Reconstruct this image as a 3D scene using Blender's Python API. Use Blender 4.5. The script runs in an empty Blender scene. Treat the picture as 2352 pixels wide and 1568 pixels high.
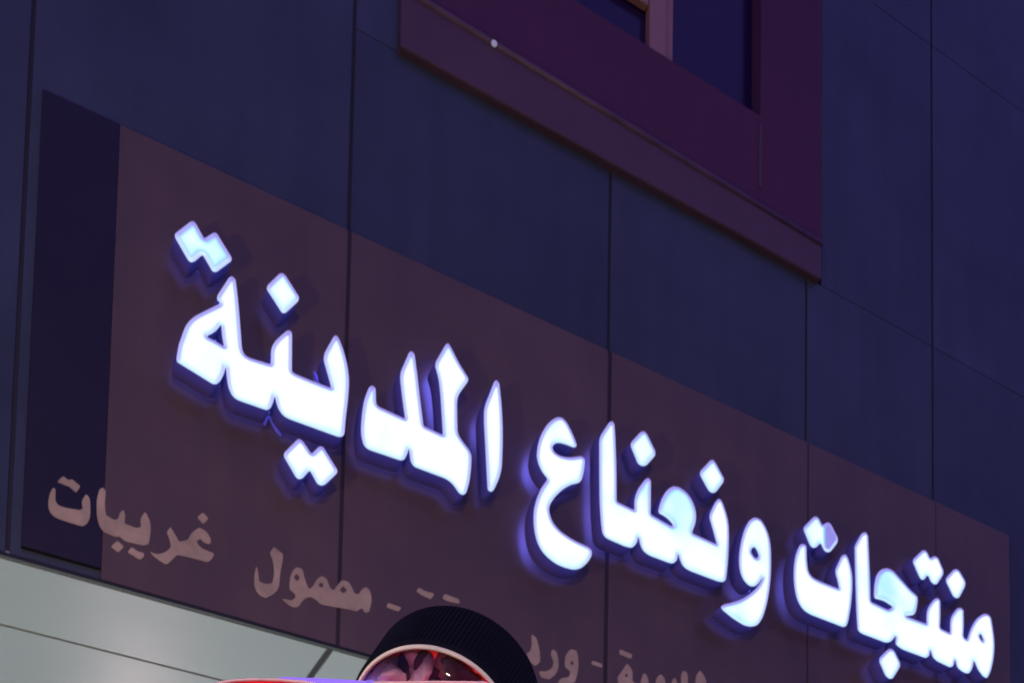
import bpy, bmesh, math, random
import numpy as np
from mathutils import Vector, Matrix
from mathutils.geometry import tessellate_polygon
random.seed(7)
scene = bpy.context.scene
C = scene.collection

# ---------------------------------------------------------------- camera
# A view up at the shopfront: the frame is the upper left part of a wide view (shift lens).
FOC, PPX, PPY, WD, HT = 3060.0, 2000.0, 2745.0, 2352.0, 1568.0
VHX, VHY = 6075.0, 2965.0
K = WD / 4026.0                     # traced outlines are in photograph pixels
th = math.atan2(VHY - PPY, FOC)
zc = np.array([0, math.cos(th), -math.sin(th)])
xc = np.array([VHX - PPX, -(VHY - PPY), -FOC]); xc /= np.linalg.norm(xc)
yc = np.cross(zc, xc)
M = np.array([xc, yc, zc])          # world = M @ camera
EYE = np.array([0.0, -3.4, 1.6])
cam_d = bpy.data.cameras.new('camera'); cam = bpy.data.objects.new('camera', cam_d); C.objects.link(cam)
cam.matrix_world = Matrix([list(M[i]) + [EYE[i]] for i in range(3)] + [[0, 0, 0, 1]])
cam_d.sensor_width = 36; cam_d.lens = FOC / WD * 36
cam_d.shift_x = (WD / 2 - PPX) / WD; cam_d.shift_y = (PPY - HT / 2) / WD
cam_d.dof.use_dof = True; cam_d.dof.focus_distance = 1.25; cam_d.dof.aperture_fstop = 19
cam_d.clip_start = 0.02; cam_d.clip_end = 500
scene.camera = cam

# ---------------------------------------------------------------- night sky
w = bpy.data.worlds.new('World'); scene.world = w; w.use_nodes = True
nt = w.node_tree; bg = nt.nodes['Background']
sky = nt.nodes.new('ShaderNodeTexSky'); sky.sky_type = 'NISHITA'; sky.sun_disc = False
sky.sun_elevation = math.radians(-4); sky.sun_rotation = math.radians(120)
mix = nt.nodes.new('ShaderNodeMix'); mix.data_type = 'RGBA'; mix.inputs[0].default_value = 0.92
nt.links.new(sky.outputs[0], mix.inputs[6]); mix.inputs[7].default_value = (2.75, 2.3, 10.9, 1)   # city night glow
nt.links.new(mix.outputs[2], bg.inputs[0]); bg.inputs[1].default_value = 0.05
scene.view_settings.view_transform = 'Standard'; scene.view_settings.look = 'None'
scene.view_settings.exposure = 0.0; scene.view_settings.gamma = 1.0
scene.view_settings.use_curve_mapping = False

# ---------------------------------------------------------------- helpers
def ray(x, y): return M @ np.array([x - PPX, -(y - PPY), -FOC])
def on_y(x, y, yy=0.0):             # photograph pixel -> point on the plane Y = yy
    r = ray(x * K, y * K); t = (yy - EYE[1]) / r[1]; return EYE + r * t
def on_z(x, y, zz):
    r = ray(x * K, y * K); t = (zz - EYE[2]) / r[2]; return EYE + r * t

def tag(o, label=None, cat=None, group=None, kind=None):
    if label: o['label'] = label
    if cat: o['category'] = cat
    if group: o['group'] = group
    if kind: o['kind'] = kind
    return o
def empty(name, loc=(0, 0, 0)):
    o = bpy.data.objects.new(name, None); C.objects.link(o); o.location = loc; o.empty_display_size = 0.1
    return o
def obj(name, me, mats, parent=None):
    o = bpy.data.objects.new(name, me); C.objects.link(o)
    for m in (mats if isinstance(mats, (list, tuple)) else [mats]):
        if me.users <= 1: me.materials.append(m)
    if parent is not None:
        o.parent = parent; o.matrix_parent_inverse = Matrix.Translation(parent_world(parent)).inverted()
    return o
def parent_world(p):
    v = Vector((0, 0, 0))
    while p is not None: v += p.location; p = p.parent if not p.matrix_parent_inverse.to_translation().length else None
    return v
def mesh(name, vs, fs):
    me = bpy.data.meshes.new(name); me.from_pydata([tuple(map(float, v)) for v in vs], [], fs); me.update(); return me
def box_mesh(name, a, b, bev=0.0):
    bm = bmesh.new(); bmesh.ops.create_cube(bm, size=1)
    for v in bm.verts:
        v.co = Vector([(a[i] + b[i]) / 2 + v.co[i] * (b[i] - a[i]) for i in range(3)])
    if bev: bmesh.ops.bevel(bm, geom=bm.edges[:], offset=bev, segments=2, affect='EDGES', profile=0.5)
    me = bpy.data.meshes.new(name); bm.to_mesh(me); bm.free(); return me
def box(name, a, b, mat, parent=None, bev=0.0): return obj(name, box_mesh(name, a, b, bev), mat, parent)
def tube(name, pts, r, mat, parent=None, n=10):
    pts = [Vector(p) for p in pts]; vs = []; fs = []
    for i, p in enumerate(pts):
        d = (pts[min(i + 1, len(pts) - 1)] - pts[max(i - 1, 0)]).normalized()
        u = d.cross(Vector((0.31, 0.2, 0.93))).normalized(); v = d.cross(u)
        for k in range(n):
            a = 2 * math.pi * k / n; vs.append(p + r * (math.cos(a) * u + math.sin(a) * v))
    for i in range(len(pts) - 1):
        for k in range(n):
            fs.append((i * n + k, i * n + (k + 1) % n, (i + 1) * n + (k + 1) % n, (i + 1) * n + k))
    fs.append(tuple(range(n))[::-1]); fs.append(tuple(range((len(pts) - 1) * n, len(pts) * n)))
    me = mesh(name, vs, fs)
    for p in me.polygons: p.use_smooth = len(p.vertices) == 4
    return obj(name, me, mat, parent)

# ---------------------------------------------------------------- materials
def new_mat(name):
    m = bpy.data.materials.new(name); m.use_nodes = True
    return m, m.node_tree, m.node_tree.nodes['Principled BSDF']
def surf(name, col, rough=0.5, metal=0.0, var=0.15, scale=3.0, bump=0.0, bscale=60.0, streak=0.0, spec=0.5, coat=0.0):
    m, t, p = new_mat(name); N = t.nodes.new; L = t.links.new
    geo = N('ShaderNodeNewGeometry')
    n = N('ShaderNodeTexNoise'); n.inputs['Scale'].default_value = scale; n.inputs['Detail'].default_value = 8; n.inputs['Roughness'].default_value = .65
    L(geo.outputs['Position'], n.inputs['Vector'])
    mr = N('ShaderNodeMapRange'); mr.inputs[1].default_value = .3; mr.inputs[2].default_value = .7
    mr.inputs[3].default_value = 1 - var; mr.inputs[4].default_value = 1 + var; L(n.outputs[0], mr.inputs[0])
    last = mr.outputs[0]
    if streak:
        mp = N('ShaderNodeMapping'); mp.inputs['Scale'].default_value = (6, 6, .6); L(geo.outputs['Position'], mp.inputs[0])
        s = N('ShaderNodeTexNoise'); s.inputs['Scale'].default_value = 2.5; s.inputs['Detail'].default_value = 5; L(mp.outputs[0], s.inputs['Vector'])
        r2 = N('ShaderNodeMapRange'); r2.inputs[1].default_value = .35; r2.inputs[2].default_value = .75
        r2.inputs[3].default_value = 1 + streak; r2.inputs[4].default_value = 1 - streak; L(s.outputs[0], r2.inputs[0])
        mu = N('ShaderNodeMath'); mu.operation = 'MULTIPLY'; L(last, mu.inputs[0]); L(r2.outputs[0], mu.inputs[1]); last = mu.outputs[0]
    vm = N('ShaderNodeVectorMath'); vm.operation = 'SCALE'; vm.inputs[0].default_value = col; L(last, vm.inputs['Scale'])
    L(vm.outputs[0], p.inputs['Base Color'])
    rr = N('ShaderNodeMapRange'); rr.inputs[3].default_value = max(.02, rough - .08); rr.inputs[4].default_value = rough + .08
    L(n.outputs[0], rr.inputs[0]); L(rr.outputs[0], p.inputs['Roughness'])
    p.inputs['Metallic'].default_value = metal; p.inputs['Specular IOR Level'].default_value = spec
    p.inputs['Coat Weight'].default_value = coat; p.inputs['Coat Roughness'].default_value = .08
    if bump:
        b = N('ShaderNodeBump'); b.inputs['Strength'].default_value = bump; b.inputs['Distance'].default_value = .002
        n2 = N('ShaderNodeTexNoise'); n2.inputs['Scale'].default_value = bscale; n2.inputs['Detail'].default_value = 6
        L(geo.outputs['Position'], n2.inputs['Vector']); L(n2.outputs[0], b.inputs['Height']); L(b.outputs[0], p.inputs['Normal'])
    return m
def per_panel(m, amt):
    t = m.node_tree; p = t.nodes['Principled BSDF']; src = p.inputs['Base Color'].links[0].from_socket
    oi = t.nodes.new('ShaderNodeObjectInfo'); r = t.nodes.new('ShaderNodeMapRange'); r.inputs[3].default_value = 1 - amt; r.inputs[4].default_value = 1 + amt
    v = t.nodes.new('ShaderNodeVectorMath'); v.operation = 'SCALE'
    t.links.new(oi.outputs['Random'], r.inputs[0]); t.links.new(src, v.inputs[0]); t.links.new(r.outputs[0], v.inputs['Scale']); t.links.new(v.outputs[0], p.inputs['Base Color'])
def buckle(m, d=.03, sc=1.6):
    t = m.node_tree; p = t.nodes['Principled BSDF']; g = t.nodes.new('ShaderNodeNewGeometry')
    n = t.nodes.new('ShaderNodeTexNoise'); n.inputs['Scale'].default_value = sc; n.inputs['Detail'].default_value = 1.5
    b = t.nodes.new('ShaderNodeBump'); b.inputs['Strength'].default_value = .5; b.inputs['Distance'].default_value = d
    t.links.new(g.outputs['Position'], n.inputs['Vector']); t.links.new(n.outputs[0], b.inputs['Height'])
    if p.inputs['Normal'].links: t.links.new(p.inputs['Normal'].links[0].from_socket, b.inputs['Normal'])
    t.links.new(b.outputs[0], p.inputs['Normal'])
def emit(name, col, strength, rough=.4):
    m, t, p = new_mat(name); p.inputs['Base Color'].default_value = (*[min(1, c) * .5 for c in col], 1)
    p.inputs['Emission Color'].default_value = (*col, 1); p.inputs['Emission Strength'].default_value = strength
    p.inputs['Roughness'].default_value = rough
    return m

MAT = {}
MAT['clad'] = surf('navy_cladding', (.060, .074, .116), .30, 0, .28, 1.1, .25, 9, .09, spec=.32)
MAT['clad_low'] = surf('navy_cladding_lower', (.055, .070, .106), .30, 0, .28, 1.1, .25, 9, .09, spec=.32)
MAT['joint'] = surf('joint_sealant', (.030, .028, .042), .7)
MAT['boardjoint'] = surf('dark_board_joint', (.042, .026, .036), .7)
MAT['brown'] = surf('brown_sign_film', (.126, .077, .056), .38, 0, .26, 1.6, .2, 14, .08, coat=.25)
MAT['darkfilm'] = surf('dark_sign_film', (.016, .010, .018), .35, 0, .1, 3)
MAT['tan'] = surf('tan_vinyl', (.62, .46, .29), .5, 0, .22, 18)
MAT['soffit'] = surf('pale_soffit_panel', (.42, .46, .44), .38, 0, .03, 1.2, .15, 5)
MAT['stucco'] = surf('plum_render', (.108, .030, .082), .8, 0, .12, 2.0, .6, 120, .04)
MAT['ledge'] = surf('plum_ledge', (.118, .062, .090), .6, 0, .14, 5.0, .3, 60)
MAT['frame'] = surf('cream_window_frame', (.42, .21, .19), .45, 0, .08, 9)
MAT['pane'] = surf('dark_window_glass', (.02, .008, .06), .2, 0, .05, 2)
for k_ in ('clad', 'clad_low'): per_panel(MAT[k_], .09)
for k_ in ('brown', 'soffit'): per_panel(MAT[k_], .05)
buckle(MAT['clad'], .05); buckle(MAT['clad_low'], .05); buckle(MAT['brown'], .03, 2.2); buckle(MAT['soffit'], .012, 2.5)
MAT['ground'] = surf('paving', (.16, .15, .14), .8, 0, .2, 4, .5, 40)
MAT['asphalt'] = surf('asphalt', (.05, .05, .05), .9, 0, .2, 6, .6, 90)
MAT['steel'] = surf('dark_steel', (.06, .06, .07), .4, .8)
MAT['black'] = surf('black_plastic', (.0035, .0035, .006), .55, 0, .2, 60, spec=.08)

# lit acrylic faces: brightness follows the uneven LED rows behind (attribute 'lum')
m, t, p = new_mat('lit_acrylic_face'); N = t.nodes.new; L = t.links.new
at = N('ShaderNodeAttribute'); at.attribute_name = 'lum'
geo = N('ShaderNodeNewGeometry'); nz = N('ShaderNodeTexNoise'); nz.inputs['Scale'].default_value = 9; nz.inputs['Detail'].default_value = 2
L(geo.outputs['Position'], nz.inputs['Vector'])
mr = N('ShaderNodeMapRange'); mr.inputs[1].default_value = .3; mr.inputs[2].default_value = .7; mr.inputs[3].default_value = .76; mr.inputs[4].default_value = 1.25; L(nz.outputs[0], mr.inputs[0])
mu = N('ShaderNodeMath'); mu.operation = 'MULTIPLY'; L(at.outputs['Fac'], mu.inputs[0]); L(mr.outputs[0], mu.inputs[1])
ramp = N('ShaderNodeValToRGB'); e = ramp.color_ramp.elements
e[0].position = 0.0; e[0].color = (.18, .16, .62, 1); e[1].position = 1.0; e[1].color = (.88, 1, 1, 1)
a = ramp.color_ramp.elements.new(.35); a.color = (.32, .78, .88, 1)
a = ramp.color_ramp.elements.new(.65); a.color = (.70, .95, .98, 1)
L(mu.outputs[0], ramp.inputs[0])
st = N('ShaderNodeMapRange'); st.inputs[3].default_value = 1.0; st.inputs[4].default_value = 1.06; L(mu.outputs[0], st.inputs[0])
L(ramp.outputs[0], p.inputs['Emission Color']); L(st.outputs[0], p.inputs['Emission Strength'])
p.inputs['Base Color'].default_value = (.5, .5, .5, 1); p.inputs['Roughness'].default_value = .3
MAT['face'] = m
m, t, p = new_mat('lilac_face_edge'); a_ = t.nodes.new('ShaderNodeAttribute'); a_.attribute_name = 'lum'
rp = t.nodes.new('ShaderNodeValToRGB'); rp.color_ramp.elements[0].color = (.26, .22, .68, 1); rp.color_ramp.elements[1].color = (.52, .80, .95, 1)
a2 = rp.color_ramp.elements.new(.5); a2.color = (.42, .46, .84, 1)
t.links.new(a_.outputs['Fac'], rp.inputs[0]); t.links.new(rp.outputs[0], p.inputs['Emission Color']); p.inputs['Emission Strength'].default_value = 1.0
p.inputs['Base Color'].default_value = (.4, .4, .5, 1); MAT['rim'] = m
MAT['halo'] = emit('violet_back_light', (.13, .14, 1.0), 9.0); t = MAT['halo'].node_tree
a_ = t.nodes.new('ShaderNodeAttribute'); a_.attribute_name = 'lum'; t.links.new(a_.outputs['Fac'], t.nodes['Principled BSDF'].inputs['Emission Strength'])
m, t, p = new_mat('glowing_letter_side')
p.inputs['Base Color'].default_value = (.15, .085, .11, 1); p.inputs['Roughness'].default_value = .5
p.inputs['Emission Color'].default_value = (.07, .10, 1, 1)
g_ = t.nodes.new('ShaderNodeNewGeometry'); sx_ = t.nodes.new('ShaderNodeSeparateXYZ'); mr_ = t.nodes.new('ShaderNodeMapRange')   # blue glow put into the sides, fading towards the back
mr_.inputs[1].default_value = -.084; mr_.inputs[2].default_value = -.023; mr_.inputs[3].default_value = .17; mr_.inputs[4].default_value = .03
t.links.new(g_.outputs['Position'], sx_.inputs[0]); t.links.new(sx_.outputs['Y'], mr_.inputs[0]); t.links.new(mr_.outputs[0], p.inputs['Emission Strength'])
MAT['return'] = m

# ---------------------------------------------------------------- ground
def sheet(name, x0, x1, y0, y1, z, mat, kind='structure'):
    return tag(obj(name, mesh(name, [(x0, y0, z), (x1, y0, z), (x1, y1, z), (x0, y1, z)], [(0, 1, 2, 3)]), mat), kind=kind)
sheet('road', -200, 200, -200, 200, -0.13, MAT['asphalt'])
pv = box('pavement', (-30, -5.0, -0.12), (40, 2.3, 0.0), MAT['ground'], bev=.01); tag(pv, kind='structure')

# ---------------------------------------------------------------- building
ZB, ZT = 3.2165, 4.325            # fascia bottom, sign top
bld = empty('building', (0, 0, 0)); tag(bld, 'dark navy panelled building front with plum rendered upper wall around a window', 'building')
XJ = [-2.66, -1.95, -1.24, -.53, .181, .880, 1.6117, 2.308, 2.8405, 3.55, 4.26, 4.97, 5.68, 6.39]
ZROW = [ZB, 4.895, 6.02, 7.4, 8.8]
PX0, PX1 = 1.02, 2.363            # plum wall extent
YC = .014                         # cladding face, behind the sign film (Y = 0)
G = .004
def panel(x0, x1, z0, z1, y=YC, mat=None, name='cladding_panel'):
    return box(name, (x0 + G, y, z0 + G * .15), (x1 - G, y + .005, z1 - G * .15), mat or MAT['clad'], bld, bev=.002)
for i in range(len(XJ) - 1):
    for j in range(len(ZROW) - 1):
        x0, x1 = XJ[i], XJ[i + 1]; z0, z1 = ZROW[j], ZROW[j + 1]
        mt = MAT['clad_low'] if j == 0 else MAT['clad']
        if x1 <= PX0 and j == 0: z1 = 6.02
        if x1 <= PX0 and j == 1: continue
        if j == 0 or x1 <= PX0 - .0 or x0 >= PX1:
            panel(x0, x1, z0, z1, mat=mt)
        else:
            if x0 < PX0 - .05: panel(x0, PX0, z0, z1, mat=mt)
            if x1 > PX1 + .05: panel(PX1, x1, z0, z1, mat=mt)
box('backing', (XJ[0], YC + .0052, ZB + .004), (XJ[-1], YC + .25, 4.89), MAT['joint'], bld)
box('backing', (XJ[0], YC + .0052, 4.89), (PX0 - .01, YC + .25, 8.8), MAT['joint'], bld)
box('backing', (PX1 + .01, YC + .0052, 4.89), (XJ[-1], YC + .25, 8.8), MAT['joint'], bld)
# plum wall round the window
WZ0, WZ1, WX0, WX1 = 5.345, 6.75, PX0 + .12, 2.125
yS = .008
box('rendered_wall', (PX0, yS, 5.0), (PX1, yS + .3, WZ0), MAT['stucco'], bld)
box('rendered_wall', (WX1, yS, WZ0), (PX1, yS + .3, WZ1), MAT['stucco'], bld)
box('rendered_wall', (PX0, yS, WZ0), (WX0, yS + .3, WZ1), MAT['stucco'], bld)
box('rendered_wall', (PX0, yS, WZ1), (PX1, yS + .3, 8.8), MAT['stucco'], bld)
box('render_bead', (WX1 - .006, yS - .004, 5.10), (WX1 + .004, yS, WZ0 - .03), MAT['ledge'], bld)
# window
win = empty('window', (0, 0, 0)); win.parent = bld
yw = yS + .05
ml = on_y(2605, 60, yw - .03)[0]
box('pane', (WX0, yw, WZ0 + .0), (ml, yw + .01, WZ1), MAT['pane'], win)
box('pane', (ml, yw + .005, WZ0 + .0), (WX1, yw + .015, WZ1), MAT['pane'], win)
mo = box('mullion', (ml - .045, yw - .035, WZ0), (ml + .012, yw - .002, WZ1), MAT['frame'], win, bev=.004)
box('mullion', (ml + .018, yw - .02, WZ0), (ml + .042, yw - .002, WZ1), MAT['frame'], win, bev=.003)
tz = on_y(2572, 36, yw - .03)[2]
box('transom', (WX0, yw - .03, tz), (ml - .046, yw - .002, tz + .06), MAT['frame'], win, bev=.004)
# ledge below the plum wall: top edge falls slightly to the right
a0 = on_y(1560, 85, 0.0); y_l = -.014
pts_top = [on_y(1725, 25, y_l), on_y(3232, 946, y_l)]; pts_bot = [on_y(1725, 281, y_l), on_y(3195, 1092, y_l)]
def line_z(p, q, x): return p[2] + (q[2] - p[2]) * (x - p[0]) / (q[0] - p[0])
lx0, lx1 = PX0 - .03, pts_top[1][0]
vs = []
for x in (lx0, lx1):
    zt, zb = line_z(*pts_top, x), line_z(*pts_bot, x)
    zb += .012
    vs += [(x, y_l, zb), (x, y_l - .0, zt), (x, YC + .03, zt + .015), (x, YC + .03, zb)]
bm = bmesh.new(); bv = [bm.verts.new(v) for v in vs]
for f in ((0, 1, 2, 3), (7, 6, 5, 4), (0, 4, 5, 1), (1, 5, 6, 2), (2, 6, 7, 3), (3, 7, 4, 0)): bm.faces.new([bv[i] for i in f])
bmesh.ops.recalc_face_normals(bm, faces=bm.faces); bmesh.ops.bevel(bm, geom=bm.edges[:], offset=.006, segments=2, affect='EDGES', profile=.5)
me = bpy.data.meshes.new('ledge'); bm.to_mesh(me); bm.free(); led = obj('ledge', me, MAT['ledge'], bld)
# highlight along the ledge top, put in as a lighter strip
tube('ledge_highlight', [(lx0, y_l + .001, line_z(*pts_top, lx0) - .012), (lx1, y_l + .001, line_z(*pts_top, lx1) - .012)], .010, surf('painted_ledge_highlight', (.14, .08, .11), .5, 0, .3, 12), bld, 8)
q = on_y(1943, 172, y_l - .012)  # pale spot on the ledge, put in as a small glowing bead
bm = bmesh.new(); bmesh.ops.create_uvsphere(bm, u_segments=12, v_segments=8, radius=.008)
for v in bm.verts: v.co += Vector(q)
me = bpy.data.meshes.new('bright_spot'); bm.to_mesh(me); bm.free(); obj('bright_spot', me, emit('spot_glow', (.5, .46, .7), .42), bld)
# soffit
SY = [.012, .3655, .93, 1.5, 2.06]; SX = [-2.66, -1.96, -1.26, -.55, .158, .867, 1.585, 2.30, 3.01, 3.72, 4.43, 5.14, 5.85, 6.39]
for i in range(len(SX) - 1):
    for j in range(len(SY) - 1):
        box('soffit_panel', (SX[i] + .008, SY[j] + .005, 3.2135), (SX[i + 1] - .008, SY[j + 1] - .005, 3.235), MAT['soffit'], bld, bev=.0015)
box('soffit_backing', (-2.66, .02, 3.2365), (6.39, 2.06, 3.30), MAT['joint'], bld)
box('fascia_trim', (-2.66, -.003, ZB - .004), (6.39, .011, ZB + .004), surf('black_edge_trim', (.008, .008, .01), .6), bld)
# recessed shopfront below the soffit
for x0, x1 in ((-2.9, -2.5), (6.1, 6.5)):
    box('pier', (x0, .02, 0), (x1, 2.3, 3.21), MAT['stucco'], bld)
box('back_wall', (-2.5, 2.08, 0), (6.1, 2.3, .5), MAT['stucco'], bld)
box('back_wall', (-2.5, 2.08, 2.75), (6.1, 2.3, 3.21), MAT['soffit'], bld)
lit = emit('lit_shop_window', (.85, .98, 1.0), 1.62)
for i in range(6):
    x0 = -2.5 + i * 8.6 / 6; x1 = x0 + 8.6 / 6
    wv = empty('shop_window'); wv.parent = bld
    box('pane', (x0 + .05, 2.15, .55), (x1 - .05, 2.17, 2.7), lit, wv)
    box('frame', (x0, 2.08, .5), (x0 + .05, 2.2, 2.75), MAT['steel'], wv)
    box('frame', (x0 + .05, 2.08, .5), (x1, 2.2, .55), MAT['steel'], wv)
    box('frame', (x0 + .05, 2.08, 2.7), (x1, 2.2, 2.75), MAT['steel'], wv)

# wall lamp at the back of the recess, mirrored by the glossy soffit
P = on_z(545, 2700, 3.2135); r = ray(545 * K, 2700 * K); r = np.array([r[0], r[1], -r[2]])
tt = (1.93 - P[1]) / r[1]; LP = P + r * tt
lamp = empty('wall_lamp', (LP[0], 2.0, LP[2])); tag(lamp, 'round pinkish white globe lamp on the back wall under the soffit', 'lamp')
bm = bmesh.new(); bmesh.ops.create_uvsphere(bm, u_segments=24, v_segments=16, radius=.085)
for v in bm.verts: v.co += Vector(LP)
me = bpy.data.meshes.new('globe'); bm.to_mesh(me); bm.free()
for f in me.polygons: f.use_smooth = True
obj('globe', me, emit('pink_white_globe', (1.0, .74, .78), 17), lamp)
tube('bracket', [(LP[0], 2.08, LP[2]), (LP[0], 2.015, LP[2])], .03, MAT['steel'], lamp)

# street lamp behind the viewer: warm light on the front
sl = empty('street_lamp', (-.6, -6.8, 0)); tag(sl, 'tall dark street lamp standing on the kerb opposite the shop', 'street lamp')
tube('pole', [(-.6, -6.8, -.13), (-.6, -6.8, 2), (-.6, -6.8, 3.3), (-.6, -6.5, 3.5), (-.6, -6.0, 3.55)], .05, MAT['steel'], sl)
box('lamp_head', (-.8, -6.2, 3.51), (-.4, -5.6, 3.61), MAT['steel'], sl, bev=.01)
box('lamp_lens', (-.75, -6.15, 3.40), (-.45, -5.65, 3.508), emit('warm_street_light', (1, .74, .42), 300), sl)

# unseen post lamp added to warm the board from the lower left
ln = empty('fill_lamp', (-.95, -2.1, 0)); tag(ln, 'added fill light, a warm white globe on a post outside the view', 'fill_lamp')
tube('post', [(-.95, -2.1, 0), (-.95, -2.1, 1.92)], .03, MAT['steel'], ln)
bm = bmesh.new(); bmesh.ops.create_uvsphere(bm, u_segments=24, v_segments=16, radius=.08)
for v in bm.verts: v.co += Vector((-.95, -2.1, 2.0))
me = bpy.data.meshes.new('globe'); bm.to_mesh(me); bm.free(); obj('globe', me, emit('warm_fill_globe', (1, .78, .50), 190), ln)

# ---------------------------------------------------------------- outlines
CR = {'A': (600, 800, 900 / 2352), 'B': (600, 1300, 900 / 2352), 'C': (1350, 1300, 750 / 1680), 'D': (2000, 1550, 900 / 1882),
      'E': (2800, 1900, 700 / 1829), 'F': (3300, 2000, 726 / 1664), 'G': (0, 1800, 1200 / 2129), 'H': (1000, 2100, 1200 / 2352), 'I': (2000, 2300, 1300 / 2352)}
def T(c, pts): ox, oy, s = CR[c]; return [(ox + x * s, oy + y * s) for x, y in pts]
def rounded(pts, rmax=9.0):
    """round every vertex: gentle turns become curves, corners get a small radius"""
    out = []; n = len(pts)
    for i in range(n):
        a, b, c = (np.array(pts[(i + k) % n], float) for k in (-1, 0, 1))
        u, v = a - b, c - b; lu, lv = np.linalg.norm(u), np.linalg.norm(v)
        if lu < 1e-6 or lv < 1e-6: continue
        u /= lu; v /= lv; turn = math.degrees(math.pi - math.acos(max(-1, min(1, float(u @ v)))))
        lim = .48 * min(lu, lv)
        r = lim if turn < 48 else min(rmax, lim)
        p, q = b + u * r, b + v * r
        for k in range(5):
            s = k / 4; out.append(tuple((1 - s) ** 2 * p + 2 * s * (1 - s) * b + s * s * q))
    res = []
    for p in out:
        if not res or math.hypot(p[0] - res[-1][0], p[1] - res[-1][1]) > .8: res.append(p)
    return res

SH = {}
SH['ine'] = dict(o=T('A', [(815, 745), (850, 775), (870, 920), (890, 1130), (905, 1330)]) + T('B', [
    (918, 190), (945, 250), (1000, 280), (1215, 345), (1218, 180), (1258, 105), (1330, 40), (1385, -5), (1420, 0), (1432, 30), (1430, 420), (1470, 445), (1640, 515), (1838, 590),
    (1755, 290), (1768, 225), (1860, 60), (1885, 42), (1912, 75), (1962, 200), (2002, 360), (2020, 500), (2008, 700), (1985, 880),
    (1970, 1060), (1950, 1085), (1910, 1090), (1400, 905), (1340, 870), (1290, 800), (1266, 720), (1255, 655), (1243, 720),
    (1215, 790), (1180, 815), (1140, 805), (870, 710), (820, 670), (780, 590), (762, 480), (753, 352), (738, 430), (700, 510),
    (660, 548), (620, 548), (250, 320), (245, 290), (258, 200), (272, 130)]) + T('A', [(290, 1390), (340, 1250), (410, 1170), (520, 1112), (670, 1040),
    (697, 1020), (662, 995), (664, 945), (740, 830), (785, 760)]),
    h=[T('A', [(705, 1235), (712, 1350), (735, 1470), (640, 1410), (550, 1365), (620, 1330), (670, 1290)])],
    dim=[((730, 1540), 90, .22), ((1280, 1680), 40, .1)])
SH['mard'] = dict(o=T('C', [(250, 478), (283, 500), (287, 640), (310, 668), (545, 775), (520, 600), (500, 420), (505, 360), (580, 190), (600, 178),
    (625, 200), (650, 380), (670, 560), (690, 720), (705, 838), (878, 918), (855, 560), (840, 420), (808, 310), (815, 270), (905, 115),
    (925, 110), (945, 140), (1020, 290), (1100, 415), (1097, 445), (1000, 580), (1000, 700), (1005, 900), (1040, 960), (1110, 1050),
    (1128, 1100), (1125, 1200), (1110, 1330), (1080, 1430), (1050, 1445), (1020, 1430), (940, 1315), (620, 1195), (592, 1150),
    (577, 1028), (560, 1090), (535, 1135), (500, 1140), (220, 1045), (180, 1010), (158, 930), (155, 850), (165, 720), (185, 600), (225, 500)]), h=[])
SH['alef'] = dict(o=T('C', [(1350, 432), (1372, 460), (1390, 620), (1402, 800), (1403, 1000), (1395, 1200), (1375, 1290), (1330, 1390),
    (1310, 1415), (1285, 1412), (1270, 1390), (1262, 1250), (1250, 1000), (1238, 800), (1240, 670), (1290, 550), (1330, 445)]), h=[])
SH['ain'] = dict(o=T('D', [(405, 185), (440, 190), (475, 225), (520, 310), (555, 400), (560, 425), (535, 437), (470, 410), (410, 395), (375, 405),
    (357, 430), (370, 470), (420, 505), (500, 520), (600, 505), (628, 530), (620, 620), (600, 700), (580, 725), (510, 740), (440, 780),
    (370, 850), (330, 920), (335, 980), (360, 1050), (420, 1120), (520, 1190), (660, 1255), (683, 1280), (683, 1320), (650, 1380),
    (590, 1430), (530, 1440), (420, 1410), (330, 1350), (265, 1280), (225, 1190), (205, 1080), (205, 960), (225, 870), (265, 770),
    (322, 695), (270, 630), (240, 560), (230, 500), (240, 410), (270, 320), (320, 240), (370, 200)]), h=[], dim=[((2270, 1850), 30, .2)])
SH['nana'] = dict(o=T('D', [(852, 218), (868, 240), (875, 340), (885, 600), (886, 880), (1035, 952), (1033, 860), (1060, 780), (1120, 700), (1148, 682),
    (1168, 705), (1168, 850), (1166, 985), (1338, 1082), (1352, 1070), (1300, 1010), (1235, 975), (1230, 950), (1255, 860), (1300, 785),
    (1350, 752), (1400, 760), (1460, 800), (1510, 870), (1540, 960), (1540, 1040), (1505, 1138), (1712, 1232), (1690, 1150),
    (1650, 1010), (1655, 975), (1700, 880), (1730, 850), (1755, 880), (1790, 980), (1808, 1070), (1810, 1200), (1800, 1400),
    (1785, 1520), (1765, 1540), (1720, 1535), (1480, 1445), (1430, 1410), (1402, 1340), (1393, 1298), (1385, 1360), (1350, 1390),
    (1310, 1380), (1150, 1320), (1100, 1280), (1077, 1220), (1067, 1158), (1055, 1220), (1015, 1260), (960, 1250), (800, 1180),
    (770, 1140), (760, 1060), (748, 900), (745, 600), (745, 370), (760, 330), (830, 225)]), h=[], dim=[((2665, 1990), 75, .58), ((2530, 1925), 30, .35)])
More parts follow.
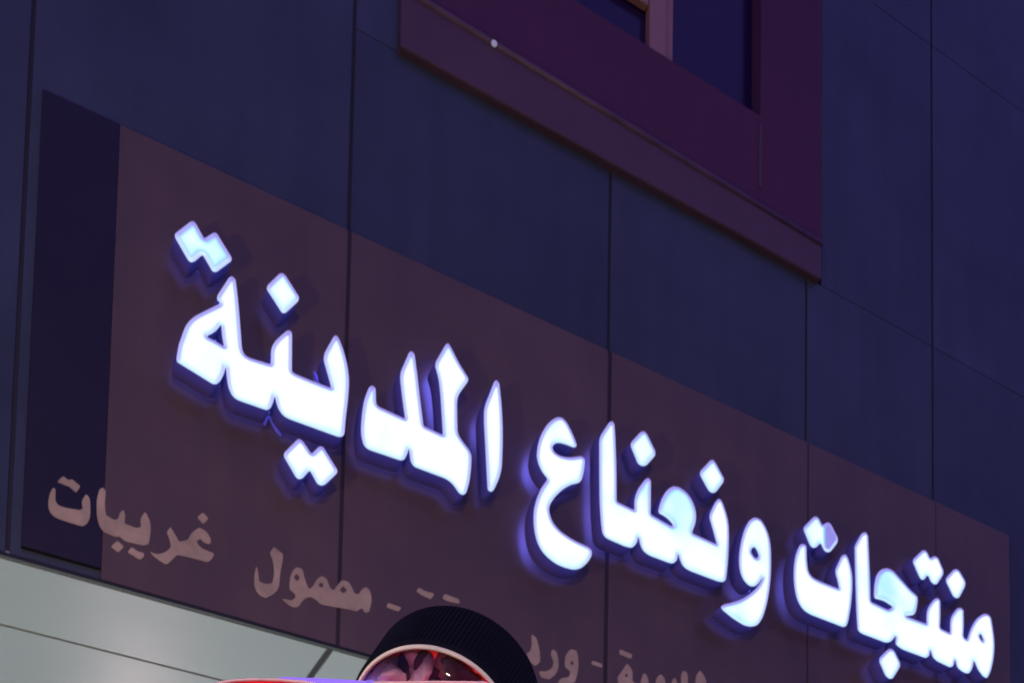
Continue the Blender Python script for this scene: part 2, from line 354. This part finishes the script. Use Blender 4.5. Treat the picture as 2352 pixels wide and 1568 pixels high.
SH['waw'] = dict(o=T('E', [(455, 348), (500, 370), (545, 440), (580, 530), (600, 640), (605, 800), (600, 960), (585, 1100), (560, 1240), (520, 1370),
    (470, 1450), (400, 1470), (330, 1455), (220, 1390), (110, 1300), (85, 1265), (120, 1240), (200, 1222), (300, 1190), (380, 1140),
    (450, 1080), (495, 1020), (525, 945), (475, 1025), (430, 1058), (380, 1050), (320, 990), (285, 900), (275, 800), (280, 700), (300, 580),
    (335, 460), (380, 380), (420, 352)]), h=[T('E', [(435, 645), (462, 690), (480, 740), (460, 770), (430, 755), (395, 700), (405, 665)])], dim=[((2900, 2420), 30, .3)])
SH['ta'] = dict(o=T('E', [(935, 615), (968, 635), (970, 780), (985, 900), (1025, 960), (1100, 1000), (1305, 1082), (1290, 1000), (1265, 910),
    (1270, 870), (1330, 740), (1365, 722), (1390, 750), (1425, 860), (1440, 960), (1440, 1080), (1425, 1250), (1395, 1420),
    (1375, 1465), (1340, 1470), (1000, 1340), (930, 1290), (880, 1210), (850, 1100), (838, 980), (840, 840), (860, 720), (900, 630)]), h=[])
SH['munt'] = dict(o=T('F', [(235, 203), (258, 235), (265, 400), (275, 600), (280, 832), (440, 908), (485, 880), (400, 824), (320, 805), (312, 780),
    (315, 680), (335, 590), (380, 540), (430, 530), (480, 550), (560, 640), (640, 730), (705, 785), (705, 840), (690, 920), (668, 955),
    (592, 962), (788, 1036), (785, 960), (795, 890), (850, 815), (880, 797), (908, 815), (910, 950), (905, 1072), (1000, 1120),
    (1000, 1010), (1012, 960), (1060, 895), (1088, 885), (1118, 905), (1120, 1040), (1115, 1150), (1150, 1180), (1190, 1060),
    (1240, 980), (1300, 942), (1340, 945), (1365, 975), (1385, 1090), (1400, 1230), (1385, 1370), (1360, 1470), (1330, 1522),
    (1300, 1510), (1250, 1450), (1212, 1358), (1200, 1430), (1170, 1480), (1130, 1475), (1060, 1430), (1042, 1343), (1028, 1410),
    (1000, 1425), (880, 1370), (838, 1330), (820, 1258), (810, 1320), (780, 1342), (560, 1260), (505, 1215), (512, 1133), (490, 1165),
    (460, 1195), (420, 1203), (200, 1120), (165, 1090), (155, 950), (145, 650), (138, 340), (150, 310), (200, 220)]),
    h=[T('F', [(1275, 1120), (1298, 1175), (1290, 1190), (1268, 1165), (1258, 1135)])], dim=[((3475, 2295), 60, .62), ((3585, 2395), 45, .35)])
DOTS = [
    ('A', [(415, 180), (440, 200), (530, 362), (625, 300), (655, 300), (812, 555), (810, 590), (655, 705), (615, 700), (515, 525), (430, 595), (395, 607), (365, 585), (228, 345), (230, 310), (385, 190)], .58),
    ('A', [(1325, 712), (1360, 730), (1505, 960), (1500, 1000), (1365, 1125), (1330, 1125), (1172, 880), (1180, 840), (1300, 725)], .85),
    ('B', [(1510, 1110), (1545, 1135), (1632, 1265), (1715, 1185), (1750, 1190), (1900, 1430), (1895, 1460), (1770, 1580), (1730, 1590), (1690, 1570), (1615, 1430), (1540, 1515), (1500, 1525), (1470, 1500), (1348, 1290), (1352, 1250), (1490, 1115)], .95),
    ('D', [(1110, 300), (1135, 320), (1205, 465), (1205, 500), (1130, 585), (1090, 588), (1060, 565), (1003, 425), (1005, 395), (1085, 308)], .8),
    ('D', [(1680, 535), (1700, 560), (1770, 690), (1765, 720), (1700, 805), (1665, 808), (1640, 785), (1572, 660), (1575, 630), (1660, 540)], .75),
    ('E', [(1065, 335), (1095, 355), (1130, 430), (1185, 395), (1215, 410), (1290, 555), (1290, 600), (1215, 700), (1175, 705), (1145, 680), (1112, 605), (1070, 655), (1035, 660), (1005, 635), (940, 480), (942, 445), (1040, 345)], .8),
    ('F', [(1055, 538), (1080, 555), (1135, 650), (1135, 690), (1080, 795), (1055, 803), (1025, 785), (960, 650), (962, 620), (1030, 545)], .95),
    ('F', [(765, 368), (790, 385), (815, 445), (860, 420), (890, 440), (938, 555), (935, 590), (880, 675), (855, 678), (825, 655), (797, 590), (760, 638), (735, 632), (715, 600), (662, 475), (668, 450), (745, 375)], .95),
    ('F', [(470, 1255), (495, 1275), (548, 1385), (545, 1420), (480, 1525), (450, 1528), (415, 1500), (358, 1370), (365, 1335), (440, 1262)], .9)]

def tess(loops):
    flat = [v for l in loops for v in l]
    tris = tessellate_polygon([[Vector((x, z, 0)) for x, z in l] for l in loops])
    return flat, tris
def sdf(P, loops):
    d = np.full(len(P), 1e9); inside = np.zeros(len(P), bool)
    for l in loops:
        A = np.array(l); B = np.roll(A, -1, 0)
        for a, b in zip(A, B):
            ab = b - a; L2 = ab @ ab
            if L2 < 1e-14: continue
            s = np.clip(((P - a) @ ab) / L2, 0, 1); d = np.minimum(d, np.hypot(*(P - a - s[:, None] * ab).T))
            c = (a[1] > P[:, 1]) != (b[1] > P[:, 1])
            if a[1] != b[1]: inside ^= c & (P[:, 0] < (b[0] - a[0]) * (P[:, 1] - a[1]) / (b[1] - a[1]) + a[0])
    return np.where(inside, d, -d)
def inset_mesh(name, loops, inset, y, lum, step=.0022):
    A = np.array(loops[0]); x0, z0 = A.min(0) - step; x1, z1 = A.max(0) + step
    nx, nz = int((x1 - x0) / step) + 2, int((z1 - z0) / step) + 2
    gx, gz = np.meshgrid(x0 + np.arange(nx) * step, z0 + np.arange(nz) * step, indexing='ij')
    D = (sdf(np.stack([gx.ravel(), gz.ravel()], 1), loops) - inset).reshape(nx, nz)
    vid = {}; vs = []; fs = []
    def V(key, x, z):
        if key not in vid: vid[key] = len(vs); vs.append((x, y, z))
        return vid[key]
    for i in range(nx - 1):
        for j in range(nz - 1):
            c = [(i, j), (i + 1, j), (i + 1, j + 1), (i, j + 1)]; dv = [D[k] for k in c]
            if max(dv) <= 0: continue
            poly = []
            for k in range(4):
                p, q = c[k], c[(k + 1) % 4]; dp, dq = dv[k], dv[(k + 1) % 4]
                if dp > 0: poly.append(V(('v',) + p, gx[p], gz[p]))
                if (dp > 0) != (dq > 0):
                    s = dp / (dp - dq); key = ('e',) + tuple(sorted((p, q)))
                    poly.append(V(key, gx[p] + s * (gx[q] - gx[p]), gz[p] + s * (gz[q] - gz[p])))
            if len(set(poly)) >= 3: fs.append(tuple(dict.fromkeys(poly)))
    if not vs: return None
    me = mesh(name, vs, fs); at = me.attributes.new('lum', 'FLOAT', 'POINT')
    P3 = np.array(vs); vals = lum(P3[:, 0], P3[:, 2]); at.data.foreach_set('value', vals.astype(np.float32))
    return me
YF, YBK = -.084, -.023
LEAKS = [(1690, 1570, .07, 9), (1680, 1480, .03, 5), (1864, 1690, .04, 6), (2060, 1840, .05, 9), (2050, 2120, .06, 7), (2312, 1820, .05, 5), (2318, 2020, .09, 5), (2890, 2330, .04, 3), (3075, 2310, .06, 4), (1235, 1480, .02, 5)]
def channel(name, loops_px, parent, base=1.0, dims=(), violet=None):
    px = [rounded(l) for l in loops_px]
    loops = [[tuple(on_y(x, y, YF)[[0, 2]]) for x, y in l] for l in px]
    flat, tris = tess(loops)
    n = len(flat)
    # side walls and back
    vs = [(x, YF, z) for x, z in flat] + [(x, YBK, z) for x, z in flat]; fs = []; o = 0
    for l in loops:
        m_ = len(l)
        for k in range(m_): a, b = o + k, o + (k + 1) % m_; fs.append((a, b, b + n, a + n))
        o += m_
    body = obj(name, mesh(name, vs, fs), MAT['return'], parent)
    def edge_lum(x, z):             # glow set by edge direction: lower edges brighter than upper ones
        e_ = .006; P_ = np.stack([x, z], 1)
        g = sdf(P_ + [0, e_], loops) - sdf(P_ - [0, e_], loops); gx_ = sdf(P_ + [e_, 0], loops) - sdf(P_ - [e_, 0], loops)
        nrm = np.hypot(g, gx_) + 1e-6
        return np.clip(.45 + .5 * g / nrm, 0, 1)
    obj('face_edge', inset_mesh('face_edge', loops, 0.0, YF, edge_lum, .0018), MAT['rim'], body)
    def back_lum(x, z):
        v = np.full(len(x), 1.15)
        for sx, sy, rz_, am in LEAKS:
            c_ = on_y(sx, sy, 0); v = v + am * 1.0 * np.exp(-((x - c_[0] - .012) / .03) ** 2 - ((z - c_[2]) / rz_) ** 2)
        return v
    obj('back_light', inset_mesh('back_light', loops, 0.0, YBK, back_lum, .004), MAT['halo'], body)
    ds = []
    for (cx, cy), rad, amt in dims:
        c = on_y(cx, cy, YF); c2 = on_y(cx + rad, cy, YF); ds.append((c[0], c[2], abs(c2[0] - c[0]) , amt))
    vio = on_y(*violet, YF)[0] if violet else None
    def lum(x, z):
        v = np.full(len(x), base)
        for cx, cz, r_, a_ in ds: v = v - a_ * np.exp(-((x - cx) ** 2 + (z - cz) ** 2 * .6) / (r_ * r_ * 1.3))
        P_ = np.stack([x, z], 1); v = v - .5 * np.exp(-(sdf(P_, loops) - .0085) / .0045)
        if vio is not None: v = np.where(x > vio, .02 + 0 * v, v) + np.where((x > vio) , .45 * np.exp(-((x - vio) / .008) ** 2), 0)
        return v
    fm = inset_mesh('face', loops, .0085, YF - .002, lum)
    if fm: obj('face', fm, MAT['face'], body)
    return body
sign = empty('illuminated_sign', (0, 0, 0))
tag(sign, 'glowing white and blue three dimensional Arabic letters reading mint and products across the brown board', 'sign')
for k, s in SH.items(): channel('letter', [s['o']] + s['h'], sign, 1.0, s.get('dim', ()))
for i, (c, pts, b) in enumerate(DOTS):
    channel('letter_dot', [T(c, pts)], sign, b, (), violet=(3232, 2100) if i == 5 else None)
# a loose cable behind the letters, its violet glow put in as emission
for pl in ([(1040, 1668), (1050, 1640), (1062, 1638), (1073, 1665), (1085, 1688), (1104, 1712)], [(1234, 1462), (1240, 1475), (1246, 1495)]):
    tube('cable', [on_y(x, y, -.012) for x, y in pl], .0035, emit('glow_cable', (.2, .15, .8), .25), sign, 8)

# ---------------------------------------------------------------- sign board
board = empty('sign_board', (0, 0, 0)); tag(board, 'long brown sign board with tan printed Arabic lettering and dark left end', 'sign board')
bx = [.3595, .880, 1.6117, 2.308, 2.8405, 3.186]
gp = [.0, .0045, .006, .0025, .0015, 0]
for i in range(5):
    box('board_panel', (bx[i] + gp[i], 0, ZB + .005), (bx[i + 1] - gp[i + 1], .013, ZT), MAT['brown'], board, bev=.001)
for i in range(1, 5):
    box('joint_seal', (bx[i] - gp[i] + .0002, .0025, ZB + .006), (bx[i] + gp[i] - .0002, .0128, ZT - .001), MAT['boardjoint'], board)
d_ = box('board_end_panel', (.205, 0, 3.247), (.359, .0132, ZT), MAT['darkfilm'], board, bev=.001); d_['label'] = 'dark left end of the board'
TXT = [
    ('G', [(370, 205), (388, 215), (385, 290), (400, 325), (450, 345), (560, 362), (578, 350), (568, 300), (600, 250), (625, 275), (632, 340), (627, 420), (605, 460), (575, 475), (450, 438), (380, 410), (345, 375), (335, 320), (345, 250)]),
    ('G', [(440, 125), (480, 155), (500, 145), (562, 195), (532, 240), (480, 195), (460, 190), (398, 165)]),
    ('G', [(720, 203), (738, 230), (730, 330), (740, 398), (800, 432), (828, 420), (835, 380), (862, 358), (874, 400), (868, 455), (950, 488), (985, 480), (978, 420), (1013, 372), (1050, 440), (1052, 520), (1035, 600), (1000, 608), (870, 578), (835, 545), (805, 548), (720, 512), (692, 470), (675, 400), (675, 280), (695, 215)]),
    ('G', [(820, 575), (865, 615), (825, 658), (772, 615)]),
    ('G', [(920, 618), (958, 650), (1005, 660), (1003, 690), (975, 708), (930, 678), (888, 655)]),
    ('G', [(1415, 378), (1455, 420), (1418, 460), (1375, 412)]),
    ('G', [(1190, 478), (1215, 520), (1250, 582), (1310, 570), (1335, 520), (1390, 482), (1442, 510), (1475, 570), (1465, 600), (1425, 590), (1395, 560), (1368, 580), (1400, 625), (1495, 665), (1482, 700), (1450, 725), (1300, 685), (1235, 672), (1205, 705), (1162, 742), (1110, 712), (1070, 682), (1045, 650), (1100, 672), (1160, 652), (1192, 620), (1185, 570), (1163, 515)]),
    ('H', [(150, 95), (222, 150), (217, 220), (197, 300), (192, 400), (162, 450), (90, 490), (30, 462), (0, 400), (2, 300), (17, 240), (32, 300), (35, 358), (80, 382), (138, 375), (155, 300), (145, 200), (120, 140)]),
    ('H', [(332, 250), (372, 268), (395, 360), (420, 420), (450, 402), (480, 345), (520, 318), (560, 340), (582, 410), (612, 432), (632, 400), (672, 352), (720, 358), (750, 400), (770, 450), (800, 462), (830, 420), (862, 402), (892, 430), (907, 500), (885, 595), (850, 602), (830, 562), (790, 592), (740, 577), (620, 557), (560, 547), (510, 537), (480, 502), (430, 477), (380, 497), (340, 557), (300, 562), (250, 532), (213, 492), (290, 507), (322, 480), (310, 452), (270, 420), (275, 330), (300, 270)]),
    ('H', [(1030, 525), (1135, 562), (1112, 592), (1017, 558)]),
    ('H', [(1268, 405), (1315, 435), (1388, 455), (1362, 498), (1300, 472), (1248, 438)]),
    ('H', [(1465, 455), (1505, 470), (1580, 498), (1582, 532), (1500, 517), (1448, 492)]),
    ('I', [(162, 345), (198, 370), (222, 470), (226, 540), (190, 572), (148, 540), (128, 480), (152, 470), (165, 430)]),
    ('I', [(312, 452), (342, 470), (358, 550), (345, 622), (290, 667), (230, 652), (215, 608), (270, 612), (310, 588), (322, 540), (298, 488)]),
    ('I', [(440, 452), (482, 460), (498, 530), (492, 620), (470, 690), (400, 700), (350, 690), (370, 660), (430, 650), (440, 608), (400, 580), (400, 500)]),
    ('I', [(595, 532), (668, 560), (666, 585), (588, 560)]),
    ('I', [(790, 452), (882, 490), (872, 523), (786, 487)]),
    ('I', [(842, 552), (882, 600), (880, 680), (935, 715), (945, 660), (962, 618), (990, 650), (1000, 720), (1040, 735), (1050, 660), (1082, 628), (1112, 660), (1118, 745), (1150, 755), (1155, 690), (1180, 650), (1198, 680), (1205, 760), (1232, 765), (1225, 640), (1242, 602), (1272, 620), (1278, 770), (1325, 780), (1332, 640), (1362, 602), (1398, 650), (1415, 740), (1400, 835), (1310, 860), (1180, 830), (1000, 790), (850, 745), (785, 710), (772, 655), (812, 600)])]
HOLES = {8: [('H', [(325, 300), (352, 330), (330, 360), (303, 332)]), ('H', [(512, 366), (538, 388), (515, 410), (492, 390)]), ('H', [(685, 395), (716, 425), (690, 455), (658, 428)])],
         14: [('I', [(450, 530), (465, 550), (452, 570), (438, 550)])], 17: [('I', [(838, 620), (850, 640), (838, 655), (825, 640)])]}
for i, (c, pts) in enumerate(TXT):
    px = [rounded(T(c, pts), 7)] + [rounded(T(cc, pp), 5) for cc, pp in HOLES.get(i, [])]
    loops = [[tuple(on_y(x, y, -.0012)[[0, 2]]) for x, y in l] for l in px]
    flat, tris = tess(loops); n = len(flat)
    vs = [(x, -.0012, z) for x, z in flat] + [(x, -.0001, z) for x, z in flat]; fs = [tuple(t_) for t_ in tris]; o = 0
    for l in loops:
        for k in range(len(l)): a, b = o + k, o + (k + 1) % len(l); fs.append((a, b, b + n, a + n))
        o += len(l)
    obj('printed_letter', mesh('printed_letter', vs, fs), MAT['tan'], board)

# ---------------------------------------------------------------- jar and red box in the foreground
def cam_pt(x, y, depth):            # photograph pixel at a distance along the view
    return EYE + ray(x * K, y * K) / FOC * depth
ZJ = .95
near = cam_pt(1706, 2858, ZJ)
R_, U_, F_ = M @ np.array([1., 0, 0]), M @ np.array([0, 1., 0]), M @ np.array([0, 0, -1.])
ax = -.05 * R_ + .60 * U_ + .80 * F_; ax /= np.linalg.norm(ax)
RJ = 330 * K / FOC * ZJ * .985; LJ = .088
e1 = np.cross(ax, U_); e1 /= np.linalg.norm(e1); e2 = np.cross(e1, ax); e2 = e2 if e2 @ U_ > 0 else -e2
jar = empty('jar', tuple(near)); tag(jar, 'tilted clear jar with ribbed black lid standing out at the bottom edge', 'jar')
def lathe(name, prof, mat, seg=96, rib=0.0, ribn=0, rib_rng=None, smooth=True):
    vs = []; fs = []
    for j, (r, h) in enumerate(prof):
        for k in range(seg):
            a = 2 * math.pi * k / seg; rr = r
            if rib and rib_rng[0] <= j <= rib_rng[1]: rr = r - rib * (0 if (k % (seg // ribn)) < (seg // ribn) / 2 else 1)
            vs.append(near + ax * h + rr * (math.cos(a) * e1 + math.sin(a) * e2))
    for j in range(len(prof) - 1):
        for k in range(seg): fs.append((j * seg + k, j * seg + (k + 1) % seg, (j + 1) * seg + (k + 1) % seg, (j + 1) * seg + k))
    me = mesh(name, vs, fs)
    for p_ in me.polygons: p_.use_smooth = smooth
    return obj(name, me, mat, jar)
lathe('lid', [(RJ * .90, .004), (RJ * .965, .0), (RJ * .99, .004), (RJ * 1.0, .010), (RJ * 1.05, LJ - .004), (RJ * 1.04, LJ), (.001, LJ)], MAT['black'], seg=480, rib=.0013, ribn=120, rib_rng=(3, 4), smooth=False)
m, t, p = new_mat('clear_glass'); p.inputs['Transmission Weight'].default_value = 1; p.inputs['Roughness'].default_value = .03; p.inputs['IOR'].default_value = 1.3
p.inputs['Base Color'].default_value = (.9, .88, .92, 1)
rimm = surf('milky_rim', (.62, .58, .56), .3, 0, .1, 80)
lathe('rim', [(RJ * .905, .006), (RJ * .91, -.002), (RJ * .93, -.004), (RJ * .95, -.003), (RJ * .96, .0)], rimm, seg=128)
lathe('glass', [(RJ * .895, .0), (RJ * .86, -.008), (RJ * .74, -.016), (RJ * .5, -.023), (RJ * .2, -.026), (.0005, -.0265)], m, seg=128)
# contents: dried petals and leaves pressed against the glass
bm = bmesh.new(); rng = random.Random(3)
cols = [surf('pale_petal', (.80, .74, .86), .6, 0, .3, 60), surf('dark_leaf', (.06, .03, .04), .6, 0, .4, 60), surf('dusky_petal', (.30, .16, .2), .6, 0, .3, 60)]
for i in range(150):
    r_ = RJ * .66 * math.sqrt(rng.random()); a = rng.random() * 2 * math.pi
    ctr = near + ax * (.017 + rng.random() * .008 - .012 * (1 - (r_ / RJ) ** 2)) + r_ * (math.cos(a) * e1 + math.sin(a) * e2)
    v0 = len(bm.verts); res = bmesh.ops.create_icosphere(bm, subdivisions=2, radius=.006 + .006 * rng.random())
    s = Vector((1, .7 + .6 * rng.random(), .4)); rot = Matrix.Rotation(rng.random() * 6.28, 3, Vector((rng.random(), rng.random(), rng.random() + .1)).normalized())
    rel = (math.cos(a) * e1 + math.sin(a) * e2) * r_ / RJ; sd, up = float(rel @ R_), float(rel @ U_)
    mi = rng.choices([0, 1, 2], [8, 1, 1] if sd < -.05 else ([0, 8, 1] if up > .34 or sd > .42 else [3, 1, 4]))[0]
    fsel = set()
    for v in res['verts']:
        v.co = rot @ Vector((v.co.x * s.x, v.co.y * s.y, v.co.z * s.z)) * (1 + .15 * rng.random()) + Vector(ctr)
        fsel.update(v.link_faces)
    for f in fsel: f.material_index = mi; f.smooth = True
me = bpy.data.meshes.new('contents'); bm.to_mesh(me); bm.free(); tag(obj('contents', me, cols, jar), kind='stuff')
lathe('inner_disc', [(RJ * .89, .030), (.0005, .030)], cols[1], seg=64)

# red glowing box: its top edge runs along the bottom of the frame
zr = .90
red = emit('red_lit_acrylic', (1.0, .006, .02), .55, .25); red.node_tree.nodes['Principled BSDF'].inputs['Coat Weight'].default_value = .6
pl = cam_pt(815, 2700, zr); pr = cam_pt(1950, 2700, zr)
top_z = cam_pt(1150, 2660, zr)[2]; 
stand = empty('display_stand', (float((pl[0] + pr[0]) / 2), float((pl[1] + pr[1]) / 2), 0)); tag(stand, 'red glowing display stand with rounded corner just below the jar', 'display stand')
p0, p1 = Vector(pl), Vector(pr); p0.z = p1.z = 0
dx = (p1 - p0); Lr = dx.length; dx.normalize(); dy = Vector((-dx.y, dx.x, 0))
if dy.dot(Vector(F_)) < 0: dy = -dy
def prism(name, prof, d0, d1, mat):
    n = len(prof); vs = [p0 + dx * s + dy * d0 + Vector((0, 0, z)) for s, z in prof] + [p0 + dx * s + dy * d1 + Vector((0, 0, z)) for s, z in prof]
    fs = [tuple(range(n)), tuple(range(n, 2 * n))[::-1]] + [(k, (k + 1) % n, (k + 1) % n + n, k + n) for k in range(n)]
    return obj(name, mesh(name, vs, fs), mat, stand)
def along(x, y, back=0.0):          # photograph pixel -> (distance along the front, height)
    q_ = cam_pt(x, y, zr + back * .998); return (float((Vector((q_[0], q_[1], 0)) - p0).dot(dx)), float(q_[2]))
tp = [along(*q_) for q_ in [(818, 2695), (835, 2681), (868, 2671), (920, 2664), (1000, 2660), (1090, 2662), (1180, 2670), (1270, 2685), (1360, 2700),
      (1430, 2700), (1470, 2674), (1700, 2672), (1900, 2674), (1938, 2690), (1945, 2720)]]
prism('body', [(tp[0][0], .02)] + tp + [(tp[-1][0], .02)], .004, .022, red)
rim_pts = [p0 + dx * x + dy * .003 + Vector((0, 0, z)) for x, z in tp]
tube('edge_highlight', rim_pts, .0011, surf('pink_edge_highlight', (.8, .5, .6), .2, 0, .1, 20, coat=.5), stand, 8)  # highlight on the top edge, put in as a thin pink line
bp = [along(*q_, .026) for q_ in [(1060, 2700), (1075, 2668), (1110, 2661), (1250, 2665), (1420, 2675), (1480, 2680), (1490, 2720)]]
prism('back_panel', [(bp[0][0], 1.6)] + bp + [(bp[-1][0], 1.6)], .024, .030, emit('violet_glow', (.24, .15, .85), .9, .2))  # violet strip whose brightness is put in as emission
jb = min((Vector(near) + Vector(e2) * -RJ * 1.06 + Vector(ax) * h)[2] for h in (0, LJ))
prism('tray', [(0, jb - .02), (0, jb - .001), (Lr, jb - .001), (Lr, jb - .02)], .031, .30, MAT['steel'])
prism('leg', [(0, 0), (0, jb - .021), (.02, jb - .021), (.02, 0)], .28, .30, MAT['steel'])
prism('leg', [(Lr - .02, 0), (Lr - .02, jb - .021), (Lr, jb - .021), (Lr, 0)], .28, .30, MAT['steel'])
prism('base', [(0, 0), (0, .019), (Lr, .019), (Lr, 0)], .0, .30, MAT['steel'])
st = [p0 + dx * along(x_, 2700, .045)[0] + dy * .05 + Vector((0, 0, along(x_, 2712, .05)[1])) for x_ in (1640, 1940)]
tube('jar_fill_light', st, .005, emit('red_fill_glow', (1, .03, .03), 32), stand, 10)  # hidden red tube added to redden the jar from below
